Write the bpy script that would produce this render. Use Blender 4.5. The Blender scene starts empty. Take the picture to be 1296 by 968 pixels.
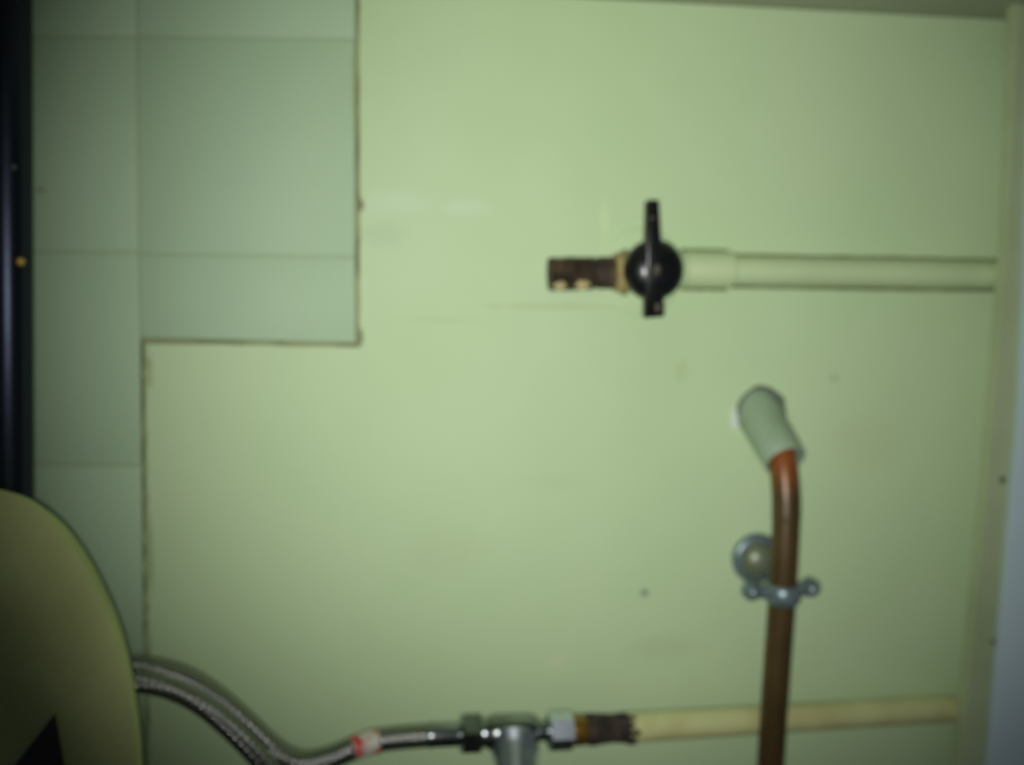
import bpy, bmesh, math, random
from mathutils import Vector, Matrix, noise
random.seed(4)
C = bpy.context.scene.collection

# ------------------------------------------------------------------ camera
W, H, FPX = 1296, 968, 1122.0
YAW, PITCH, ROLL, DIST = math.radians(7.5), math.radians(5.0), math.radians(0.3), 0.450
AIM = Vector((0, 0, 0.45))
FWD = Vector((math.sin(YAW)*math.cos(PITCH), math.cos(YAW)*math.cos(PITCH), -math.sin(PITCH)))
RGT0 = FWD.cross(Vector((0, 0, 1))).normalized()
UP0 = RGT0.cross(FWD).normalized()
RGT = RGT0*math.cos(ROLL) + UP0*math.sin(ROLL)
UP = UP0*math.cos(ROLL) - RGT0*math.sin(ROLL)
EYE = AIM - FWD*DIST
cd = bpy.data.cameras.new('camera'); cam = bpy.data.objects.new('camera', cd); C.objects.link(cam)
cd.sensor_width = 36; cd.lens = 36*FPX/W; cd.clip_start = 0.01
cam.matrix_world = Matrix(((RGT.x, UP.x, -FWD.x, EYE.x), (RGT.y, UP.y, -FWD.y, EYE.y),
                           (RGT.z, UP.z, -FWD.z, EYE.z), (0, 0, 0, 1)))
cd.dof.use_dof = True; cd.dof.focus_distance = 0.25
cd.dof.aperture_fstop = (cd.lens/1000)/0.0054
bpy.context.scene.camera = cam

# ------------------------------------------------------------------ world, flash, exposure
S = bpy.context.scene
w = bpy.data.worlds.new('dark_room'); S.world = w; w.use_nodes = True
w.node_tree.nodes['Background'].inputs[0].default_value = (0.75, 0.85, 1.0, 1)
w.node_tree.nodes['Background'].inputs[1].default_value = 0.05
fl = bpy.data.lights.new('phone_flash', 'SPOT'); flash = bpy.data.objects.new('phone_flash', fl); C.objects.link(flash)
fl.energy = 6.15; fl.color = (1.0, 1.0, 0.97); fl.spot_size = math.radians(81); fl.spot_blend = 1.0
fl.shadow_soft_size = 0.004
flash.location = EYE - RGT*0.005 - UP*0.006 - FWD*0.002
fdir = (Vector((0.040, 0, 0.480)) - flash.location)
flash.rotation_euler = fdir.to_track_quat('-Z', 'Y').to_euler()
S.view_settings.view_transform = 'Standard'; S.view_settings.look = 'None'
S.view_settings.exposure = 0.0; S.view_settings.gamma = 1.0; S.view_settings.use_curve_mapping = False

# ------------------------------------------------------------------ helpers
def at(px, py, d=0.0):
    """point on the plane d metres in front of the back wall, seen at a pixel of the photograph"""
    r = FWD + RGT*((px - W/2)/FPX) - UP*((py - H/2)/FPX)
    t = (-d - EYE.y)/r.y
    return EYE + r*t
def rad(p, wpx):
    return wpx/2*((p - EYE).dot(FWD))/FPX
def lin(r, g, b):
    f = lambda c: (c/255/12.92) if c/255 <= 0.04045 else ((c/255 + 0.055)/1.055)**2.4
    return (f(r), f(g), f(b), 1)

def tag(o, label=None, cat=None, group=None, kind=None):
    for k, v in (('label', label), ('category', cat), ('group', group), ('kind', kind)):
        if v: o[k] = v
    return o
def thing(name, loc, label, cat, group=None):
    o = bpy.data.objects.new(name, None); C.objects.link(o); o.location = loc; o.empty_display_size = 0.01
    return tag(o, label, cat, group)
def origin(o):
    p = Vector((0, 0, 0))
    while o: p += o.location; o = o.parent
    return p
def obj(name, bm, mat, parent=None, loc=None, smooth=40, kind=None, label=None):
    """one mesh object; bm holds world coordinates"""
    base = origin(parent) if parent else (Vector(loc) if loc else Vector((0, 0, 0)))
    bmesh.ops.translate(bm, verts=bm.verts, vec=-base)
    bmesh.ops.recalc_face_normals(bm, faces=bm.faces)
    me = bpy.data.meshes.new(name); bm.to_mesh(me); bm.free()
    me.materials.append(mat)
    if smooth:
        me.shade_smooth(); me.set_sharp_from_angle(angle=math.radians(smooth))
    o = bpy.data.objects.new(name, me); C.objects.link(o)
    if parent: o.parent = parent
    else: o.location = base
    if kind: o['kind'] = kind
    if label: o['label'] = label
    return o

def frame(axis):
    a = axis.normalized()
    u = a.cross(Vector((0, 0, 1)))
    if u.length < 0.2: u = a.cross(Vector((1, 0, 0)))
    u.normalize(); return a, u, a.cross(u)
def lathe(bm, p, q, prof, seg=32, jit=0.0, jf=300.0, start=0.0):
    """prof: list of (distance along axis from p in metres, radius)"""
    a, u, v = frame(q - p)
    rings = []
    for t, r in prof:
        ring = []
        for i in range(seg):
            an = 2*math.pi*i/seg + start
            c = p + a*t + (u*math.cos(an) + v*math.sin(an))*max(r, 1e-5)
            if jit: c += (u*math.cos(an) + v*math.sin(an))*noise.noise(c*jf)*jit
            ring.append(bm.verts.new(c))
        rings.append(ring)
    for A, B in zip(rings, rings[1:]):
        for i in range(seg):
            bm.faces.new((A[i], A[(i+1) % seg], B[(i+1) % seg], B[i]))
    bm.faces.new(rings[0]); bm.faces.new(rings[-1])
    return bm
def hexnut(bm, p, q, r, length, cham=0.0008, rot=0.0):
    """hexagonal prism with chamfered ends"""
    a, u, v = frame(q - p)
    rings = []
    for t, k in ((0, .88), (cham, 1), (length - cham, 1), (length, .88)):
        rings.append([bm.verts.new(p + a*t + (u*math.cos(x) + v*math.sin(x))*r*k)
                      for x in [math.pi/3*i + rot for i in range(6)]])
    for A, B in zip(rings, rings[1:]):
        for i in range(6): bm.faces.new((A[i], A[(i+1) % 6], B[(i+1) % 6], B[i]))
    bm.faces.new(rings[0]); bm.faces.new(rings[-1])
    return bm
def spline(pts, n=12):
    out = []
    P = [pts[0]*2 - pts[1]] + list(pts) + [pts[-1]*2 - pts[-2]]
    for i in range(1, len(P) - 2):
        for k in range(n):
            t = k/n; a, b, c, d = P[i-1], P[i], P[i+1], P[i+2]
            out.append(0.5*((2*b) + (c - a)*t + (2*a - 5*b + 4*c - d)*t*t + (3*b - a - 3*c + d)*t**3))
    out.append(P[-2]); return out
def tube(bm, path, r, seg=24, cap=True):
    """tube along a path, parallel-transported frame, UV = (turns around, metres along)"""
    uvl = bm.loops.layers.uv.new('uv')
    T = [(path[min(i+1, len(path)-1)] - path[max(i-1, 0)]).normalized() for i in range(len(path))]
    _, u, _ = frame(T[0]); rings = []; s = 0; L = []
    for i, p in enumerate(path):
        u = (u - T[i]*u.dot(T[i])).normalized(); v = T[i].cross(u)
        if i: s += (p - path[i-1]).length
        L.append(s); rr = r(i/(len(path)-1)) if callable(r) else r
        rings.append([bm.verts.new(p + (u*math.cos(2*math.pi*k/seg) + v*math.sin(2*math.pi*k/seg))*rr) for k in range(seg)])
    for j in range(len(rings)-1):
        for k in range(seg):
            f = bm.faces.new((rings[j][k], rings[j][(k+1) % seg], rings[j+1][(k+1) % seg], rings[j+1][k]))
            for lp, (uu, vv) in zip(f.loops, ((k/seg, L[j]), ((k+1)/seg, L[j]), ((k+1)/seg, L[j+1]), (k/seg, L[j+1]))):
                lp[uvl].uv = (uu, vv)
    if cap: bm.faces.new(rings[0]); bm.faces.new(rings[-1])
    return bm
def prism(bm, front, y_back, bevel=0.0):
    """polygon of world points at the front, extruded straight back to y = y_back"""
    f = [bm.verts.new(p) for p in front]; b = [bm.verts.new((p.x, y_back, p.z)) for p in front]
    ff = bm.faces.new(f); bm.faces.new(b[::-1]); n = len(f)
    for i in range(n): bm.faces.new((f[i], f[(i+1) % n], b[(i+1) % n], b[i]))
    if bevel:
        bmesh.ops.bevel(bm, geom=list(ff.edges), offset=bevel, segments=2, affect='EDGES', profile=0.5)
    return bm
def box(bm, lo, hi, bevel=0.0):
    r = bmesh.ops.create_cube(bm, size=1)
    for v in r['verts']:
        v.co = Vector([(lo[i] + hi[i])/2 + v.co[i]*(hi[i] - lo[i]) for i in range(3)])
    if bevel:
        bmesh.ops.bevel(bm, geom=bm.edges[:], offset=bevel, segments=2, affect='EDGES', profile=0.5)
    return bm

# ------------------------------------------------------------------ materials
def mat(name, col, rough=0.5, metal=0.0, col2=None, scale=40, lo=0.4, hi=0.65, bump=0.0, bscale=200, spec=0.5, coat=0.0):
    m = bpy.data.materials.new(name); m.use_nodes = True
    nt = m.node_tree; b = nt.nodes['Principled BSDF']
    b.inputs['Base Color'].default_value = col; b.inputs['Roughness'].default_value = rough
    b.inputs['Metallic'].default_value = metal; b.inputs['Specular IOR Level'].default_value = spec
    b.inputs['Coat Weight'].default_value = coat
    geo = nt.nodes.new('ShaderNodeNewGeometry')
    if col2:
        n = nt.nodes.new('ShaderNodeTexNoise'); n.inputs['Scale'].default_value = scale; n.inputs['Detail'].default_value = 4
        nt.links.new(geo.outputs['Position'], n.inputs['Vector'])
        rp = nt.nodes.new('ShaderNodeValToRGB'); rp.color_ramp.elements[0].position = lo; rp.color_ramp.elements[1].position = hi
        rp.color_ramp.elements[0].color = col; rp.color_ramp.elements[1].color = col2
        nt.links.new(n.outputs['Fac'], rp.inputs['Fac']); nt.links.new(rp.outputs['Color'], b.inputs['Base Color'])
    if bump:
        n2 = nt.nodes.new('ShaderNodeTexNoise'); n2.inputs['Scale'].default_value = bscale; n2.inputs['Detail'].default_value = 3
        nt.links.new(geo.outputs['Position'], n2.inputs['Vector'])
        bp = nt.nodes.new('ShaderNodeBump'); bp.inputs['Strength'].default_value = bump; bp.inputs['Distance'].default_value = 0.001
        nt.links.new(n2.outputs['Fac'], bp.inputs['Height']); nt.links.new(bp.outputs['Normal'], b.inputs['Normal'])
    return m

def stained(m, spots):
    """adds stains with a shape of their own: (x, z, rx, rz, colour, strength) in metres on the wall"""
    nt = m.node_tree; b = nt.nodes['Principled BSDF']
    src = b.inputs['Base Color'].links[0].from_socket
    geo = nt.nodes.new('ShaderNodeNewGeometry'); sep = nt.nodes.new('ShaderNodeSeparateXYZ')
    wob = nt.nodes.new('ShaderNodeTexNoise'); wob.inputs['Scale'].default_value = 160
    nt.links.new(geo.outputs['Position'], wob.inputs['Vector'])
    nt.links.new(geo.outputs['Position'], sep.inputs[0])
    def M(op, a, bb=None, c=None):
        n = nt.nodes.new('ShaderNodeMath'); n.operation = op
        for i, x in enumerate((a, bb, c)):
            if x is None: continue
            if hasattr(x, 'node'): nt.links.new(x, n.inputs[i])
            else: n.inputs[i].default_value = x
        return n.outputs[0]
    for x, z, rx, rz, col, st in spots:
        dx = M('MULTIPLY', M('SUBTRACT', sep.outputs[0], x), 1/rx); dz = M('MULTIPLY', M('SUBTRACT', sep.outputs[2], z), 1/rz)
        d = M('SQRT', M('ADD', M('MULTIPLY', dx, dx), M('MULTIPLY', dz, dz)))
        d = M('ADD', d, M('MULTIPLY', M('SUBTRACT', wob.outputs['Fac'], 0.5), 0.9))
        mr = nt.nodes.new('ShaderNodeMapRange'); mr.interpolation_type = 'SMOOTHSTEP'
        nt.links.new(d, mr.inputs['Value'])
        mr.inputs['From Min'].default_value = 0.35; mr.inputs['From Max'].default_value = 1.05
        mr.inputs['To Min'].default_value = st; mr.inputs['To Max'].default_value = 0
        mx = nt.nodes.new('ShaderNodeMixRGB'); nt.links.new(mr.outputs[0], mx.inputs[0]); nt.links.new(src, mx.inputs[1])
        mx.inputs[2].default_value = col; src = mx.outputs[0]
    nt.links.new(src, b.inputs['Base Color'])

def copper_mat():
    m = mat('tarnished_copper', lin(84, 67, 34), 0.38, 0.2, col2=lin(64, 50, 24), scale=45, lo=.35, hi=.75, bump=.06, bscale=150)
    nt = m.node_tree; b = nt.nodes['Principled BSDF']; src = b.inputs['Base Color'].links[0].from_socket
    geo = nt.nodes.new('ShaderNodeNewGeometry'); sep = nt.nodes.new('ShaderNodeSeparateXYZ'); nt.links.new(geo.outputs['Position'], sep.inputs[0])
    z0, z1 = at(993, 625, .035).z, at(991, 572, .03).z      # cleaner, redder copper at the bend, by the sleeve
    mr = nt.nodes.new('ShaderNodeMapRange'); nt.links.new(sep.outputs[2], mr.inputs[0])
    mr.inputs[1].default_value = z0; mr.inputs[2].default_value = z1
    mx = nt.nodes.new('ShaderNodeMixRGB'); nt.links.new(mr.outputs[0], mx.inputs[0]); nt.links.new(src, mx.inputs[1])
    mx.inputs[2].default_value = lin(150, 82, 34); nt.links.new(mx.outputs[0], b.inputs['Base Color'])
    return m
BOARD = mat('board_paint', lin(188, 213, 164), 0.6, col2=lin(194, 216, 170), scale=9, lo=.35, hi=.65, bump=0.12, bscale=240, spec=.3)
TILE = mat('tile_paint', lin(174, 200, 164), 0.62, col2=lin(170, 196, 160), scale=11, bump=0.05, bscale=90, spec=.35)
GROUT = mat('painted_grout', lin(160, 180, 142), 0.8)
FILL = mat('lumpy_filler', lin(166, 182, 134), 0.7, col2=lin(132, 140, 98), scale=70, lo=.45, hi=.7, bump=.4, bscale=200)
EDGE_SHADE = mat('edge_shade_olive', lin(132, 140, 92), 0.8, col2=lin(110, 112, 70), scale=60)  # dark olive painted in for the shade where pipe meets board
BASE = mat('gap_dirt', lin(150, 156, 112), 0.9, col2=lin(108, 110, 74), scale=45)
CEIL = mat('shelf_paint', lin(172, 178, 152), 0.7, col2=lin(160, 166, 140), scale=12)
SIDE = mat('side_paint', lin(178, 192, 150), 0.6, col2=lin(166, 180, 138), scale=18)
BLUE = mat('bluish_white_paint', lin(206, 228, 232), 0.5, col2=lin(198, 220, 226), scale=14)
FLOORM = mat('floor_lino', lin(110, 100, 80), 0.6, col2=lin(92, 84, 66), scale=20)
PIPEP = mat('cream_pipe_paint', lin(192, 212, 163), 0.5, col2=lin(186, 206, 158), scale=30, bump=.1, bscale=300, spec=.35)
PIPEL = mat('yellowed_pipe_paint', lin(206, 210, 150), 0.45, col2=lin(194, 192, 132), scale=40, spec=.4)
BLACK = mat('black_plastic', lin(16, 17, 18), 0.28, spec=.5)
WORN = mat('worn_tan', lin(66, 60, 44), 0.6)
RUST = mat('corroded_thread', lin(50, 42, 30), 0.7, 0.2, col2=lin(96, 78, 54), scale=120, lo=.45, hi=.7, bump=.6, bscale=500)
FLECK = mat('old_paint_fleck', lin(176, 166, 112), 0.7)
COLLAR = mat('dull_brass_paint', lin(170, 156, 100), 0.5, col2=lin(128, 112, 66), scale=90)
COPPER = copper_mat()
SLEEVE = mat('white_plastic_sleeve', lin(150, 172, 142), 0.5, col2=lin(140, 162, 130), scale=60)
ZINC = mat('zinc_plate', lin(128, 146, 148), 0.38, 0.55, col2=lin(106, 124, 126), scale=80, bump=.05)
DOME = mat('dull_zinc', lin(122, 132, 108), 0.42, 0.4)
CHROME = mat('chrome', lin(150, 157, 158), 0.27, 1.0, col2=lin(122, 127, 122), scale=70, bump=.05, bscale=260)
SATIN = mat('satin_chrome', lin(226, 234, 242), 0.33, 1.0, col2=lin(206, 216, 226), scale=70)
BRASS = mat('brass', lin(150, 116, 50), 0.4, 0.8)
SEAL = mat('black_thread_sealant', lin(40, 34, 28), 0.85, col2=lin(70, 58, 44), scale=200, bump=.9, bscale=600)
DARK = mat('dark_lacquered_steel', lin(46, 51, 64), 0.3, 0.85, bump=.05, bscale=120)
BEIGE = mat('beige_plastic', lin(184, 192, 128), 0.65, col2=lin(162, 170, 110), scale=14, lo=.38, hi=.62, spec=.3)
MESH = mat('dark_mesh', lin(26, 26, 24), 0.7)
HOLE2 = mat('dark_hole', lin(96, 106, 92), 0.9)
HOLE = mat('hole_dirt', lin(116, 122, 92), 0.9)

GLINT = mat('bright_brass', lin(236, 190, 80), 0.45, 0.3)
def braid_mat():
    m = bpy.data.materials.new('steel_braid'); m.use_nodes = True; nt = m.node_tree; b = nt.nodes['Principled BSDF']
    uv = nt.nodes.new('ShaderNodeUVMap'); sep = nt.nodes.new('ShaderNodeSeparateXYZ'); nt.links.new(uv.outputs[0], sep.inputs[0])
    def M(op, a, bb=None):
        n = nt.nodes.new('ShaderNodeMath'); n.operation = op
        for i, x in enumerate((a, bb)):
            if x is None: continue
            if hasattr(x, 'node'): nt.links.new(x, n.inputs[i])
            else: n.inputs[i].default_value = x
        return n.outputs[0]
    N, K = 11*2*math.pi, 2*math.pi/0.0036
    a = M('MULTIPLY', sep.outputs[0], N); v = M('MULTIPLY', sep.outputs[1], K)
    s1 = M('SINE', M('ADD', a, v)); s2 = M('SINE', M('SUBTRACT', a, v))
    h = M('ABSOLUTE', M('MULTIPLY', s1, s2)); h = M('MAXIMUM', M('MULTIPLY', s1, 0.9), s2)
    rp = nt.nodes.new('ShaderNodeValToRGB'); nt.links.new(h, rp.inputs[0])
    rp.color_ramp.elements[0].position = 0.0; rp.color_ramp.elements[0].color = lin(30, 30, 26)
    rp.color_ramp.elements[1].position = 0.6; rp.color_ramp.elements[1].color = lin(148, 150, 142)
    nt.links.new(rp.outputs[0], b.inputs['Base Color'])
    b.inputs['Metallic'].default_value = 0.9; b.inputs['Roughness'].default_value = 0.23
    bp = nt.nodes.new('ShaderNodeBump'); bp.inputs['Strength'].default_value = 0.5; bp.inputs['Distance'].default_value = 0.0004
    nt.links.new(h, bp.inputs['Height']); nt.links.new(bp.outputs[0], b.inputs['Normal'])
    return m
BRAID = braid_mat()
def band_mat():
    m = mat('printed_hose_band', lin(196, 192, 176), 0.5, col2=lin(190, 62, 48), scale=150, lo=.50, hi=.55)
    return m
BAND = band_mat()

# ------------------------------------------------------------------ setting
XL, XR, XW, ZT = -0.42, 0.42, 0.34, at(1283, 29, 0).z
bm = bmesh.new(); box(bm, (XL, 0, 0), (XR, 0.05, ZT + 0.06))
wall = obj('wall_back', bm, BASE, smooth=0, kind='structure')
bm = bmesh.new(); box(bm, (XL, -1.0, -0.03), (XR, 0.05, 0)); obj('floor', bm, FLOORM, smooth=0, kind='structure')
bm = bmesh.new(); box(bm, (XL, -0.32, ZT), (XR, 0.0, ZT + 0.02)); obj('ceiling', bm, CEIL, smooth=0, kind='structure')

# flat board, cut round the tiles
TD, BD = 0.0050, 0.0056
def edge_run(a, b, n, j):
    return [(a[0] + (b[0]-a[0])*i/n + random.uniform(-j, j), a[1] + (b[1]-a[1])*i/n + random.uniform(-j, j)) for i in range(n)]
pts = [at(455, -75, BD)]
pts += [at(x, y, BD) for x, y in edge_run((455, -50), (455.5, 440), 26, 0.7)]
pts += [at(x, y, BD) for x, y in edge_run((456, 440), (188, 434), 14, 0.8)]
pts += [at(x, y, BD) for x, y in edge_run((185, 436), (191, 1010), 28, 1.3)]
pl = at(192, 1010, BD)
pts += [Vector((pl.x, -BD, 0.002)), Vector((XW - .0005, -BD, 0.002)), Vector((XW - .0005, -BD, ZT))]
pts = [Vector((p.x, p.y, min(p.z, ZT - 0.0005))) for p in pts]
bm = bmesh.new(); prism(bm, pts, 0.0, 0.0)
obj('backing_board', bm, BOARD, wall, smooth=0)
STAIN = [(765, 278, 8, 34, lin(208, 226, 172), .55), (500, 255, 60, 20, lin(200, 222, 186), .5), (590, 262, 40, 14, lin(202, 224, 188), .5),
         (484, 298, 40, 22, lin(172, 196, 158), .3), (931, 530, 12, 18, lin(214, 226, 214), .8), (816, 750, 8, 6, lin(120, 140, 120), .8), (705, 836, 16, 11, lin(206, 216, 172), .7),
         (700, 388, 120, 5, lin(178, 194, 140), .5), (560, 405, 70, 5, lin(180, 198, 146), .4), (840, 820, 60, 22, lin(180, 200, 150), .4),
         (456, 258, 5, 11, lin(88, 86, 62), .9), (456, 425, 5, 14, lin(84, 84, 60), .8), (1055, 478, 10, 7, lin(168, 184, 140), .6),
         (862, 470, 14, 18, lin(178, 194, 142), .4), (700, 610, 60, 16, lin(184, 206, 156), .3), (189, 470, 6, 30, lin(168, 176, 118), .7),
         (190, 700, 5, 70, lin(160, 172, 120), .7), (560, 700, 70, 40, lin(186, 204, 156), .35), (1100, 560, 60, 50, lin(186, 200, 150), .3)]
sp = []
for x, y, rx, ry, c, s in STAIN:
    p = at(x, y, BD); k = rad(p, 2); sp.append((p.x, p.z, rx*k, ry*k, c, s))
stained(BOARD, sp)

# tiles, painted over; grout bed just below their faces
def tile(x0, x1, x0b, x1b, y0, y1, y0r, y1r):
    bm = bmesh.new()
    prism(bm, [at(x0, y0, TD), at(x0b, y1, TD), at(x1b, y1r, TD), at(x1, y0r, TD)], 0.0, 0.0007)
    for v in bm.verts: v.co.z = min(v.co.z, ZT - 0.0005)
    obj('tile', bm, TILE, wall, smooth=60)
tsp = []
for x, y, rx, ry, c, st in ((52, 240, 11, 5, lin(128, 122, 92), .6), (447, 120, 4, 60, lin(160, 180, 138), .5)):
    p = at(x, y, TD); k = rad(p, 2); tsp.append((p.x, p.z, rx*k, ry*k, c, st))
stained(TILE, tsp)
def seam(y): return 172.5 + 12*(y/968)
g = 0.9
rowsL = [-75, 46, 318.5, 588.5, 856, 1118]
for a, b in zip(rowsL, rowsL[1:]):
    tile(-110, seam(a) - g, -105, seam(b) - g, a + g - 2, b - g - 2, a + g + 1, b - g + 1)
rowsR = [-75, 48, 323.5]
for a, b in zip(rowsR, rowsR[1:]):
    tile(seam(a) + g, 449.5, seam(b) + g, 449.7, a + g - 2, b - g - 2, a + g + 2, b - g + 2)
tile(seam(325) + g, 449.7, seam(430) + g, 450.5, 323.5 + g - 2, 427.5, 323.5 + g + 2, 434)
bm = bmesh.new()
fpth = [at(184.5 + 3.5*(y - 436)/560 + random.uniform(-1.2, 1.2), y, .0044) for y in range(438, 1010, 11)]
fr_ = [random.uniform(.0010, .0019) for _ in fpth]
tube(bm, fpth, lambda t: fr_[int(t*(len(fr_) - 1) + .5)], 12); obj('filler_bead', bm, FILL, wall)
bm = bmesh.new()
GD = 0.0047
prism(bm, [at(-110, -70, GD), at(-105, 1118, GD), at(seam(1118) - 1, 1118, GD), at(seam(440), 434, GD), at(seam(430) + 2, 426, GD), at(448.5, 432, GD), at(448.5, -70, GD)], 0.0)
for v in bm.verts: v.co.z = min(v.co.z, ZT - 0.0006)
obj('grout_bed', bm, GROUT, wall, smooth=0)

# side wall, hidden behind a cream stile, and the bluish board beside it
bm = bmesh.new(); box(bm, (XW, -0.05, 0), (XR, 0, ZT)); obj('wall_right', bm, SIDE, smooth=0, kind='structure')
SD, SB = .030, .0225
cor = [(1286, 20), (1282, 150), (1274.5, 330), (1259.5, 505), (1243.5, 690), (1224.5, 884), (1212, 1000)]
fro = [(1304, 20), (1300, 150), (1294, 330), (1286.5, 505), (1270.5, 690), (1253, 884), (1243, 1000)]
cp = [at(x, y, SD) for x, y in cor]; fp = [at(x, y, SD) for x, y in fro]
foot = lambda P: [Vector((P[0].x, -SD, ZT - .0003))] + P[1:] + [Vector((P[-1].x - .006, -SD, 0))]
cp, fp = foot(cp), foot(fp)
bm = bmesh.new(); prism(bm, cp + fp[::-1], -SB, .0012)
stile = obj('trim_1', bm, SIDE, smooth=40, kind='structure')
bm = bmesh.new()
prism(bm, [Vector((p.x + .0008, -.0335, p.z)) for p in fp] + [Vector((XW - .0005, -.0335, 0)), Vector((XW - .0005, -.0335, ZT - .0003))], -.0225, .001)
obj('trim_2', bm, BLUE, smooth=40, kind='structure')
for px, py, rx in ((1268, 607, 5), (1256.5, 812, 4)):
    p = at(px, py, SD - .0004); k = rad(p, 2)*rx
    bm = bmesh.new(); lathe(bm, p, p + Vector((0, -1, 0)), [(0, k), (.0006, k), (.0009, k*.8), (.0009, k*.4)], 20)
    obj('nail_head', bm, HOLE, stile)

# ------------------------------------------------------------------ upper pipe and shut-off valve
PD = 0.0125
pa, pb = at(872, 341.5, PD), at(1274, 348.2, PD)
pb = pa + (pb - pa)*((XW - pa.x)/(pb.x - pa.x))
root = thing('painted_pipe', pa, 'cream painted straight pipe running right from the black-handled valve into the side strip', 'pipe')
bm = bmesh.new(); r1 = rad(at(1000, 344, PD), 36); L = (pb - pa).length
lathe(bm, pa, pb, [(0, r1), (L*.25, r1), (L*.5, r1), (L*.75, r1), (L, r1)], 40)
obj('pipe', bm, PIPEP, root)
def shade_beads(a, b, r, wd, parent):  # added beads, their dark colour draws the pipe's edge shade
    """dark bead added along each side of the pipe to stand for contact shade"""
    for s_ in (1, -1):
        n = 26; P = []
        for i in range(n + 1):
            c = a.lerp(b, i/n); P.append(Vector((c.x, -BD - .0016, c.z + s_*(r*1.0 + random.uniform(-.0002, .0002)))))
        m_ = bmesh.new(); tube(m_, P, wd, 10); obj('shade_bead', m_, EDGE_SHADE, parent)
shade_beads(pa + (pb - pa)*.09, pb, r1, .0017, root)
ca, cb = at(866, 340.5, PD), at(925, 341.5, PD); Lc = (cb - ca).length; rc = rad(ca, 46)
shade_beads(ca, cb, rc, .0015, root)
bm = bmesh.new(); lathe(bm, ca, cb, [(0, rc*.96), (.001, rc), (Lc*.8, rc), (Lc - .002, rc*1.03), (Lc - .0006, rc*1.02), (Lc, rc*.95), (Lc, r1*.98)], 40)
obj('coupling', bm, PIPEP, root)

vc = at(824, 342, PD)
root = thing('shutoff_valve', vc, 'old shut-off valve with round black lever handle and rusty threaded spout', 'valve')
# body along the pipe axis, painted like the wall
va, vb = at(778, 345, PD), at(868, 341.5, PD); Lv = (vb - va).length; r = rad(vc, 50)
bm = bmesh.new(); lathe(bm, va, vb, [(0, r*.82), (Lv*.15, r*.95), (Lv*.3, r*1.15), (Lv*.5, r*1.22), (Lv*.7, r*1.15), (Lv*.85, r*.96), (Lv, r*.9)], 40)
obj('valve_body', bm, PIPEP, root)
# round painted plate on the wall behind it
pc = at(810, 344, BD); bm = bmesh.new(); rp = rad(pc, 112)
lathe(bm, pc, pc + Vector((0, -1, 0)), [(0, rp), (.0007, rp), (.0014, rp*.95), (.0016, rp*.88), (.0014, rp*.5)], 48)
obj('wall_plate', bm, BOARD, root)
# brass collar between spout and body
ka, kb = at(777, 345, PD+.002), at(791, 345, PD+.002); Lk = (kb - ka).length; rk = rad(ka, 48)
bm = bmesh.new(); lathe(bm, ka, kb, [(0, rk*.9), (.0006, rk), (Lk*.6, rk*1.1), (Lk, rk*1.25)], 32)
obj('collar', bm, COLLAR, root)
# threaded spout
sa, sb = at(695, 347, PD+.001), at(780, 345.5, PD+.001); Ls = (sb - sa).length; rs = rad(sa, 43)
prof = [(-.0002, rs*.55), (0, rs*.94)]
n = 13
for i in range(n):
    t = .0006 + (Ls*.66)*i/n; prof += [(t, rs*1.0), (t + Ls*.66/n*.5, rs*.90)]
prof += [(Ls*.68, rs*.86), (Ls*.74, rs*.93), (Ls, rs*.97)]
bm = bmesh.new(); lathe(bm, sa, sb, prof, 32, jit=.0006, jf=260)
spout = obj('threaded_spout', bm, RUST, root)
for px, py, sx, sz in ((706, 361, .0030, .0024), (734, 360, .0034, .0026)):
    p = at(px, py, PD + .001); dz = p.z - (sa.z + (sb.z - sa.z)*((p.x - sa.x)/(sb.x - sa.x)))
    yy = -(PD + .001) - math.sqrt(max(rs*rs - dz*dz, 1e-8))*.97
    bm = bmesh.new(); bmesh.ops.create_icosphere(bm, subdivisions=3, radius=1)
    for v in bm.verts:
        k = 1 + .35*noise.noise(v.co*1.7 + p*300)
        v.co = Vector((p.x + v.co.x*sx*k, yy + v.co.y*.0011, p.z + v.co.z*sz*k))
    obj('paint_fleck', bm, FLECK, spout)
# handle: domed hub with a lever bar right across it, standing on the bonnet
HD = 0.026
hc = at(826, 342, HD); rh = rad(hc, 77)
out = Vector((-.02, -1, 0.0)).normalized()
bm = bmesh.new(); q0 = Vector((vc.x, -PD, vc.z)); lathe(bm, q0, hc, [(0, rh*.62), ((hc - q0).length, rh*.62)], 32)
obj('bonnet', bm, COLLAR, root)
bm = bmesh.new()
prof = [(-.002, rh*.80), (-.0012, rh*.97), (.0, rh), (.002, rh*.995)]
for i in range(1, 12):
    a = math.pi/2*i/12; prof.append((.002 + .0085*math.sin(a), rh*math.cos(a)))
prof.append((.0106, .0002))
lathe(bm, hc, hc + out, prof, 48)
handle = obj('handle', bm, BLACK, root)
def bar(bm, p, q, w0, w1, y0, y1, t0, t1):
    """bevelled lever bar from p to q; widths and depth ranges at each end"""
    z = (q - p).normalized(); x = z.cross(Vector((0, 1, 0))).normalized()
    vs = []
    for c, wd, yy, t in ((p, w0, y0, t0), (q, w1, y1, t1)):
        for sx, sy in ((-1, 0), (1, 0), (1, 1), (-1, 1)):
            vs.append(bm.verts.new(Vector((c.x, -(yy + sy*t), c.z)) + x*sx*wd/2))
    for f in ((0, 1, 2, 3), (4, 5, 6, 7), (0, 1, 5, 4), (1, 2, 6, 5), (2, 3, 7, 6), (3, 0, 4, 7)):
        bm.faces.new([vs[i] for i in f])
    bmesh.ops.bevel(bm, geom=bm.edges[:], offset=.0011, segments=3, affect='EDGES', profile=.5)
k = rad(hc, 2)
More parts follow.
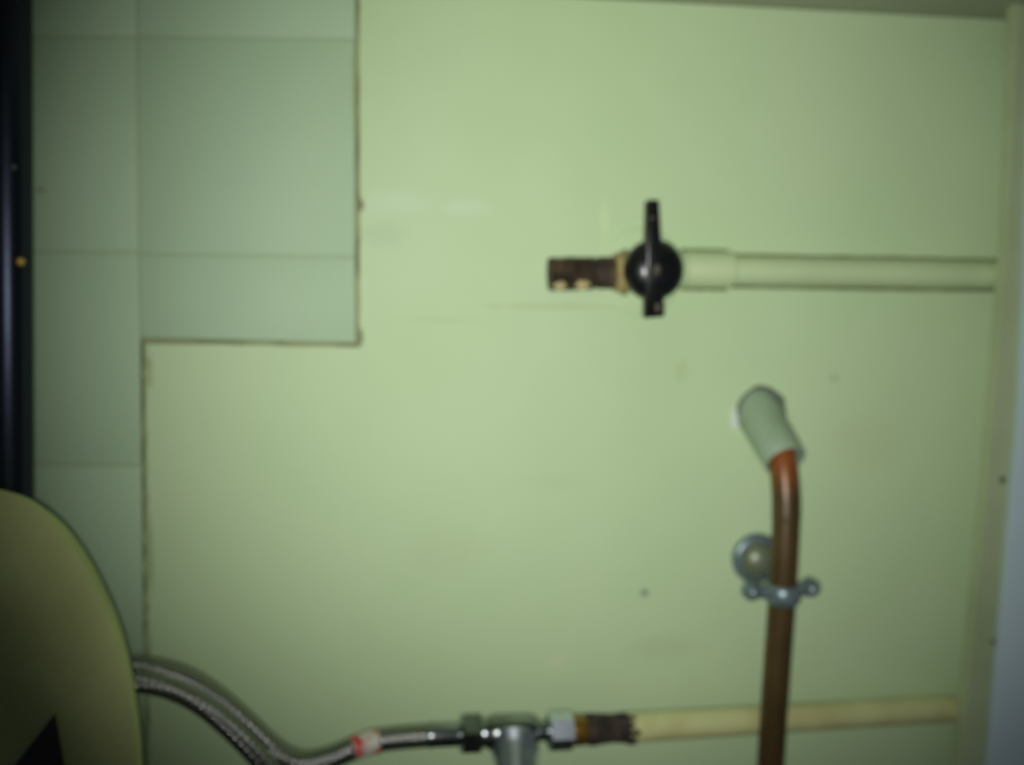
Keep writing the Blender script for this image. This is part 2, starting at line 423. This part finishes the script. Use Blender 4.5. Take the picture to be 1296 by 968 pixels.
bm = bmesh.new(); bar(bm, at(824.5, 254, HD+.006), at(825, 345, HD+.006), 15.5*k, 22*k, HD+.003, HD+.003, .006, .0079)
obj('lever', bm, BLACK, handle)
bm = bmesh.new(); bar(bm, at(825, 338, HD+.006), at(827.5, 402, HD+.004), 22*k, 26*k, HD+.003, HD, .0079, .006)
obj('lever_stub', bm, BLACK, handle)
for px, py, rx, rz, dd in ((832, 341, 5, 7, HD + .0118), (833, 388, 4, 8, HD + .0070), (825.5, 276, 5, 3, HD + .0091)):
    p = at(px, py, dd); bm = bmesh.new(); bmesh.ops.create_icosphere(bm, subdivisions=3, radius=1)
    for v in bm.verts: v.co = Vector((p.x + v.co.x*rx*k, p.y + v.co.y*.0005, p.z + v.co.z*rz*k))
    obj('worn_patch', bm, WORN, handle)

# ------------------------------------------------------------------ copper pipe, sleeve and clip
path = [at(955, 508, -.004), at(966, 528, .006), at(981, 553, .020), at(990, 582, .0295), at(994, 615, .034), at(995, 650, .036), at(993, 700, .037),
        at(990, 750, .037), at(985, 820, .037), at(980, 890, .037), at(975, 968, .037), at(968, 1080, .037)]
e = path[-1]; path += [Vector((e.x - .004, e.y, .18)), Vector((e.x - .006, e.y, .0))]
rcu = rad(at(990, 740, .037), 34)
root = thing('copper_pipe', Vector((path[-1].x, path[-1].y, 0)), 'brown tarnished copper pipe bending down from the white wall sleeve', 'pipe')
bm = bmesh.new(); tube(bm, spline(path, 10), lambda t: rcu*(1.03 if t < .4 else 1.0), 32); obj('pipe', bm, COPPER, root)

s0, s1 = at(962, 527, BD), at(994, 584, .031)
rs0 = rad(s0, 56); ax = s1 - s0; Lz = ax.length
root = thing('pipe_sleeve', s0, 'short white plastic sleeve where the copper pipe leaves the wall', 'sleeve')
bm = bmesh.new(); lathe(bm, s0 - ax.normalized()*.010, s1, [(0, rs0*.98), (.010, rs0), (Lz*.6 + .01, rs0*.95), (Lz + .0095, rs0*.90), (Lz + .010, rs0*.86), (Lz + .0098, rs0*.76), (Lz - .006, rs0*.72)], 40)
obj('sleeve', bm, SLEEVE, root)
f0 = at(964, 521, BD); rf = rad(f0, 66)   # ragged dark hole in the board round the sleeve
bm = bmesh.new(); lathe(bm, f0, f0 + Vector((0, -1, 0)), [(0, rf), (.0004, rf*.97), (.0004, rf*.5)], 40, jit=.0012, jf=220)
obj('hole_edge', bm, HOLE2, root)
bp0 = at(957, 706, BD); cc = at(990.5, 751, .037)
root = thing('pipe_clip', bp0, 'zinc two-screw pipe clip on a round wall plate, holding the copper pipe', 'pipe clip')
rb = rad(bp0, 65)
bm = bmesh.new(); lathe(bm, bp0, bp0 + Vector((0, -1, 0)), [(0, rb), (.0012, rb), (.0024, rb*.95), (.0034, rb*.80), (.0034, rb*.70), (.0030, rb*.68)], 48)
plate = obj('wall_plate', bm, ZINC, root)
bm = bmesh.new(); prof = [(.0028, rb*.70)] + [(.003 + .0065*math.sin(math.pi/2*i/10), rb*.68*math.cos(math.pi/2*i/10)) for i in range(1, 10)] + [(.0095, .0003)]
lathe(bm, bp0, bp0 + Vector((0, -1, 0)), prof, 40); obj('plate_dome', bm, DOME, plate)
sd = (cc - bp0); bm = bmesh.new(); lathe(bm, bp0 + Vector((0.006, -.004, -.006)), cc, [(0, .0035), (sd.length - rcu - .002, .0035)], 20)
obj('stem', bm, ZINC, root)
# band round the pipe (tilted a little), front and back halves
axis = (at(985, 820, .037) - at(993, 700, .037)).normalized()
kk = rad(cc, 2); hb = 25*kk
bm = bmesh.new()
lathe(bm, cc - axis*hb/2, cc + axis*hb/2, [(0, rcu*1.02), (0, rcu*1.10), (.0012, rcu*1.24), (hb*.35, rcu*1.34), (hb*.65, rcu*1.34), (hb - .0012, rcu*1.24), (hb, rcu*1.10), (hb, rcu*1.02)], 48)
obj('band', bm, ZINC, root)
for px, py, d1 in ((953, 750, .039), (1028, 745.5, .039)):
    p = at(px, py, d1); s = 1 if px > 990 else -1
    bm = bmesh.new()
    re = 11.5*kk
    lathe(bm, p + Vector((0, .005, 0)), p, [(0, re*.94), (.0006, re), (.0042, re), (.005, re*.9)], 28)
    inn = cc + Vector((s*rcu*1.1, -.001, (p.z - cc.z)*.6))
    b2 = bmesh.new(); bar(b2, Vector((inn.x, 0, inn.z)), Vector((p.x, 0, p.z)), 17*kk, 15*kk, .0345, .0345, .0045, .0045)
    me = bpy.data.meshes.new('t'); b2.to_mesh(me); b2.free(); bm.from_mesh(me); bpy.data.meshes.remove(me)
    ear = obj('ear', bm, ZINC, root)
    bm = bmesh.new(); rr = 9*kk
    lathe(bm, p, p + Vector((0, -1, 0)), [(0, rr)] + [(.0004 + .0034*math.sin(math.pi/2*i/8), rr*math.cos(math.pi/2*i/8)) for i in range(0, 8)] + [(.0038, .0003)], 28)
    obj('screw', bm, ZINC, ear)

# ------------------------------------------------------------------ lower pipe, tee, hoses
la, lb = at(738, 923.5, .036), at(1227, 895, .0145)
lb = la + (lb - la)*((XW - la.x)/(lb.x - la.x))
root = thing('painted_pipe', la, 'yellowed cream painted pipe along the bottom, joined to the chrome tee', 'pipe')
lp0 = at(790, 921, .0345); Ll = (lb - lp0).length; rl = rad(lp0, 36)
bm = bmesh.new(); lathe(bm, lp0, lb, [(0, rl*.93), (.003, rl*1.02), (.010, rl), (Ll*.5, rl*.97), (Ll, rl*.95)], 36, jit=.0002, jf=120)
pipe = obj('pipe', bm, PIPEL, root)
Lt = (lp0 - la).length
bm = bmesh.new(); lathe(bm, la, lp0, [(0, rl*.98), (Lt*.2, rl*1.06), (Lt*.45, rl*.96), (Lt*.7, rl*.90), (Lt*.9, rl*.98), (Lt*1.05, rl*1.02), (Lt*1.12, rl*.9)], 32, jit=.0012, jf=420)
obj('pipe_thread', bm, SEAL, root)
for k in range(5):   # ragged black smears reaching over the paint
    a = -.9 + k*.5; dirv = (lb - lp0).normalized(); _, u, v = frame(dirv)
    c = lp0 + dirv*random.uniform(.0005, .004) + (Vector((0, -1, 0))*math.cos(a) + Vector((0, 0, 1))*math.sin(a))*rl*.97
    bm = bmesh.new(); bmesh.ops.create_icosphere(bm, subdivisions=2, radius=1)
    for w_ in bm.verts: w_.co = c + Vector((w_.co.x*.0032, w_.co.y*.0012, w_.co.z*.0016))
    obj('sealant_smear', bm, SEAL, pipe)

TDp = .040
ta, tb = at(583, 929, TDp), at(740, 923.5, .0362)
ax = (tb - ta).normalized(); tl = (tb - ta).length; per = tl/157
tk = rad(ta, 2)
_, nu, nv = frame(ax); tc = (EYE - ta)
facing = math.atan2(tc.dot(nv), tc.dot(nu))
root = thing('tee_connector', (ta + tb)/2, 'chrome tee connector with hex nuts between braided hose and lower pipe', 'pipe fitting')
T = lambda px: ta + ax*(px - 583)*per
bm = bmesh.new(); lathe(bm, T(604), T(700), [(0, 15*tk), (.001, 17*tk), (10*tk, 17*tk), (13*tk, 20*tk), (24*tk, 22*tk), (66*tk, 22*tk), (76*tk, 18*tk), (80*tk, 12*tk), (96*tk, 11*tk)], 40)
obj('body', bm, CHROME, root)
bm = bmesh.new(); hexnut(bm, T(583), T(608), 26*tk, 25*tk, rot=facing); obj('nut', bm, CHROME, root)
bm = bmesh.new(); hexnut(bm, T(692), T(726), 24*tk, 33*tk, rot=facing - math.pi/6 - .05); obj('nut', bm, SATIN, root)
bm = bmesh.new(); lathe(bm, T(724), T(741), [(0, 18*tk), (.0006, 19.5*tk), (13*tk, 19.5*tk), (17*tk, 18*tk)], 32); obj('brass_ring', bm, BRASS, root)
ba, bb = T(649), at(653, 990, TDp + .020); bax = (bb - ba)
bm = bmesh.new(); lathe(bm, ba, bb, [(0, 15*tk), (9*tk, 17*tk), (9*tk, 22*tk), (10.5*tk, 28.5*tk), (12.5*tk, 29.5*tk), (24*tk, 25*tk), (25*tk, 22*tk)], 40)
obj('branch', bm, SATIN, root)
bm = bmesh.new(); lathe(bm, ba + bax.normalized()*24*tk, bb + bax, [(0, 22*tk), (2*tk, 28*tk), (4*tk, 30*tk), (20*tk, 25.5*tk), (40*tk, 25.5*tk), (44*tk, 24*tk), (60*tk, 18*tk), (75*tk, 17*tk)], 40)
obj('branch_nut', bm, SATIN, root)

def hose(label, pix, tail_end, rr, start=None):
    pth = [at(x, y, d) for x, y, d in pix]
    if start: pth = start + pth
    pth = pth + tail_end
    rt = thing('braided_hose', pth[0].copy(), label, 'hose', None)
    sp_ = spline(pth, 10)
    bm_ = bmesh.new(); tube(bm_, sp_, rr, 28); return rt, obj('braid', bm_, BRAID, rt), sp_, pth
rho = rad(at(500, 935, .040), 28)
p1 = [(575, 930, .040), (545, 931, .040), (505, 934, .041), (475, 938, .042), (445, 948, .043), (412, 961, .044), (378, 965, .044), (345, 949, .043), (308, 915, .043),
      (270, 882, .043), (235, 860, .043), (200, 849, .043), (165, 845, .043), (125, 845, .043), (85, 860, .043)]
e = at(50, 900, .043)
root, br, sp1, _ = hose('steel braided hose curving into the chrome tee, red and white printed band on it', p1, [e, e + Vector((-.01, 0, -.06)), e + Vector((-.01, 0, -.16))], rho)
bm = bmesh.new(); q0, q1 = at(583, 929.5, .040), at(541, 931, .040)
lathe(bm, q0, q1, [(0, rho*.95), (.001, rho*1.02), ((q1-q0).length - .003, rho*1.04), ((q1-q0).length - .0015, rho*1.10), ((q1-q0).length, rho*1.02)], 32)
obj('ferrule', bm, CHROME, root)
bm = bmesh.new(); tube(bm, spline([at(480, 937.2, .0418), at(470, 939.2, .0422), at(460, 942.5, .0425), at(449, 946.5, .0429)], 6), rho*1.06, 28)
obj('printed_band', bm, BAND, root, label='white band printed in red')
p2 = [(412, 1090, .055), (384, 1035, .055), (352, 988, .055), (320, 950, .055), (288, 918, .055), (258, 893, .055), (228, 876, .055), (198, 866, .055), (165, 862, .055), (125, 862, .055), (85, 878, .055)]
e = at(48, 920, .055)
dn = at(425, 1140, .055)
root, br, sp2, _ = hose('steel braided hose in front of the other, dropping out of frame at the bottom', p2, [e, e + Vector((-.008, -.003, -.06)), e + Vector((-.008, -.003, -.16))], rho*.9,
                  start=[Vector((dn.x + .012, dn.y, 0.0)), Vector((dn.x + .010, dn.y, .12))])

# ------------------------------------------------------------------ dark post at the left
rpst = .0105
e0, e1 = at(40, 0, .018), at(42.5, 600, .018)
slope = (e0.x - e1.x)/(e0.z - e1.z)
pc = Vector((e1.x - rpst*1.02 - slope*e1.z, -.018, 0))
root = thing('dark_post', pc, 'dark glossy round metal post standing at the far left, beside the tiles', 'post')
lean = Vector((slope*(ZT - .0005), 0, ZT - .0005))
bm = bmesh.new(); Lp = lean.length
lathe(bm, pc, pc + lean, [(0, rpst), (Lp*.3, rpst), (Lp*.6, rpst), (Lp, rpst)], 40); obj('tube', bm, DARK, root)
for px, py, rr, m_ in ((25, 331, .0018, GLINT), (18, 212, .0011, ZINC)):
    p = at(px, py, .0255); x = p.x - pc.x - slope*p.z; y = -math.sqrt(max(rpst**2 - x*x, 1e-9))
    nrm = Vector((x, y, 0)).normalized(); s = Vector((pc.x + slope*p.z + x, pc.y + y, p.z))
    bm = bmesh.new(); lathe(bm, s - nrm*.0005, s + nrm, [(0, rr), (.0009, rr), (.0016, rr*.7), (.0019, rr*.2)], 20)
    obj('screw', bm, m_, root)

# ------------------------------------------------------------------ beige rounded cover at lower left
CD = .086
half = [(-18, 619), (0, 621), (30, 631), (60, 652), (85, 681), (110, 720), (130, 760), (147, 802), (160, 850), (170, 905), (177, 968), (181, 1060)]
hp = [at(x, y, CD) for x, y in half]
sm = spline(hp, 5)
cx = hp[0].x
right = [(p.x - cx, p.z) for p in sm] + [(sm[-1].x - cx + .002, .10), (sm[-1].x - cx + .002, 0.0)]
out2 = [(cx + x, z) for x, z in right] + [(cx - x, z) for x, z in right[::-1] if x > 1e-4]
cz = at(0, 900, CD).z
root = thing('rounded_cover', Vector((cx, -.077, 0)), 'beige plastic cover with rounded top and dark mesh triangle at lower left', 'cover')
bm = bmesh.new(); rings = []
for s, d in ((.93, .070), (.985, .080), (1.0, CD - .0015), (.998, CD - .0004), (.993, CD + .0002), (.97, CD + .0008), (.85, CD + .0018), (.6, CD + .0028), (.3, CD + .0034), (.1, CD + .0036)):
    rings.append([bm.verts.new((cx + (x - cx)*s, -d, (cz + (z - cz)*s) if z > cz else max(z, 0.0) if s > .95 else cz + (z - cz)*s)) for x, z in out2])
n = len(out2)
for A_, B_ in zip(rings, rings[1:]):
    for i in range(n): bm.faces.new((A_[i], A_[(i+1) % n], B_[(i+1) % n], B_[i]))
bm.faces.new(rings[0]); bm.faces.new(rings[-1])
obj('shell', bm, BEIGE, root, smooth=50)
TP = CD + .0046
tri = [at(68, 905, TP), at(86, 1010, TP), at(-14, 1010, TP)]
bm = bmesh.new(); prism(bm, tri, -(CD + .0005), .0003)
vent = obj('vent', bm, MESH, root, smooth=0, label='dark triangular mesh vent')
bm = bmesh.new()   # fine wires of the mesh
a, b, c = tri
for i in range(1, 16):
    t = i/16
    for u, v in ((a.lerp(b, t), a.lerp(c, t)), (b.lerp(a, t), b.lerp(c, t))):
        off = Vector((0, -.0002, 0)); dd = (v - u).normalized(); s = dd.cross(Vector((0, 1, 0)))*.00022
        q = [u + s + off, u - s + off, v - s + off, v + s + off]
        vs = [bm.verts.new(x) for x in q] + [bm.verts.new(x + Vector((0, .0004, 0))) for x in q]
        for f in ((0, 1, 2, 3), (4, 5, 6, 7), (0, 1, 5, 4), (1, 2, 6, 5), (2, 3, 7, 6), (3, 0, 4, 7)): bm.faces.new([vs[i_] for i_ in f])
wm = mat('mesh_wire', lin(70, 68, 56), .5)
obj('mesh_wire', bm, wm, vent, smooth=0, kind='stuff')
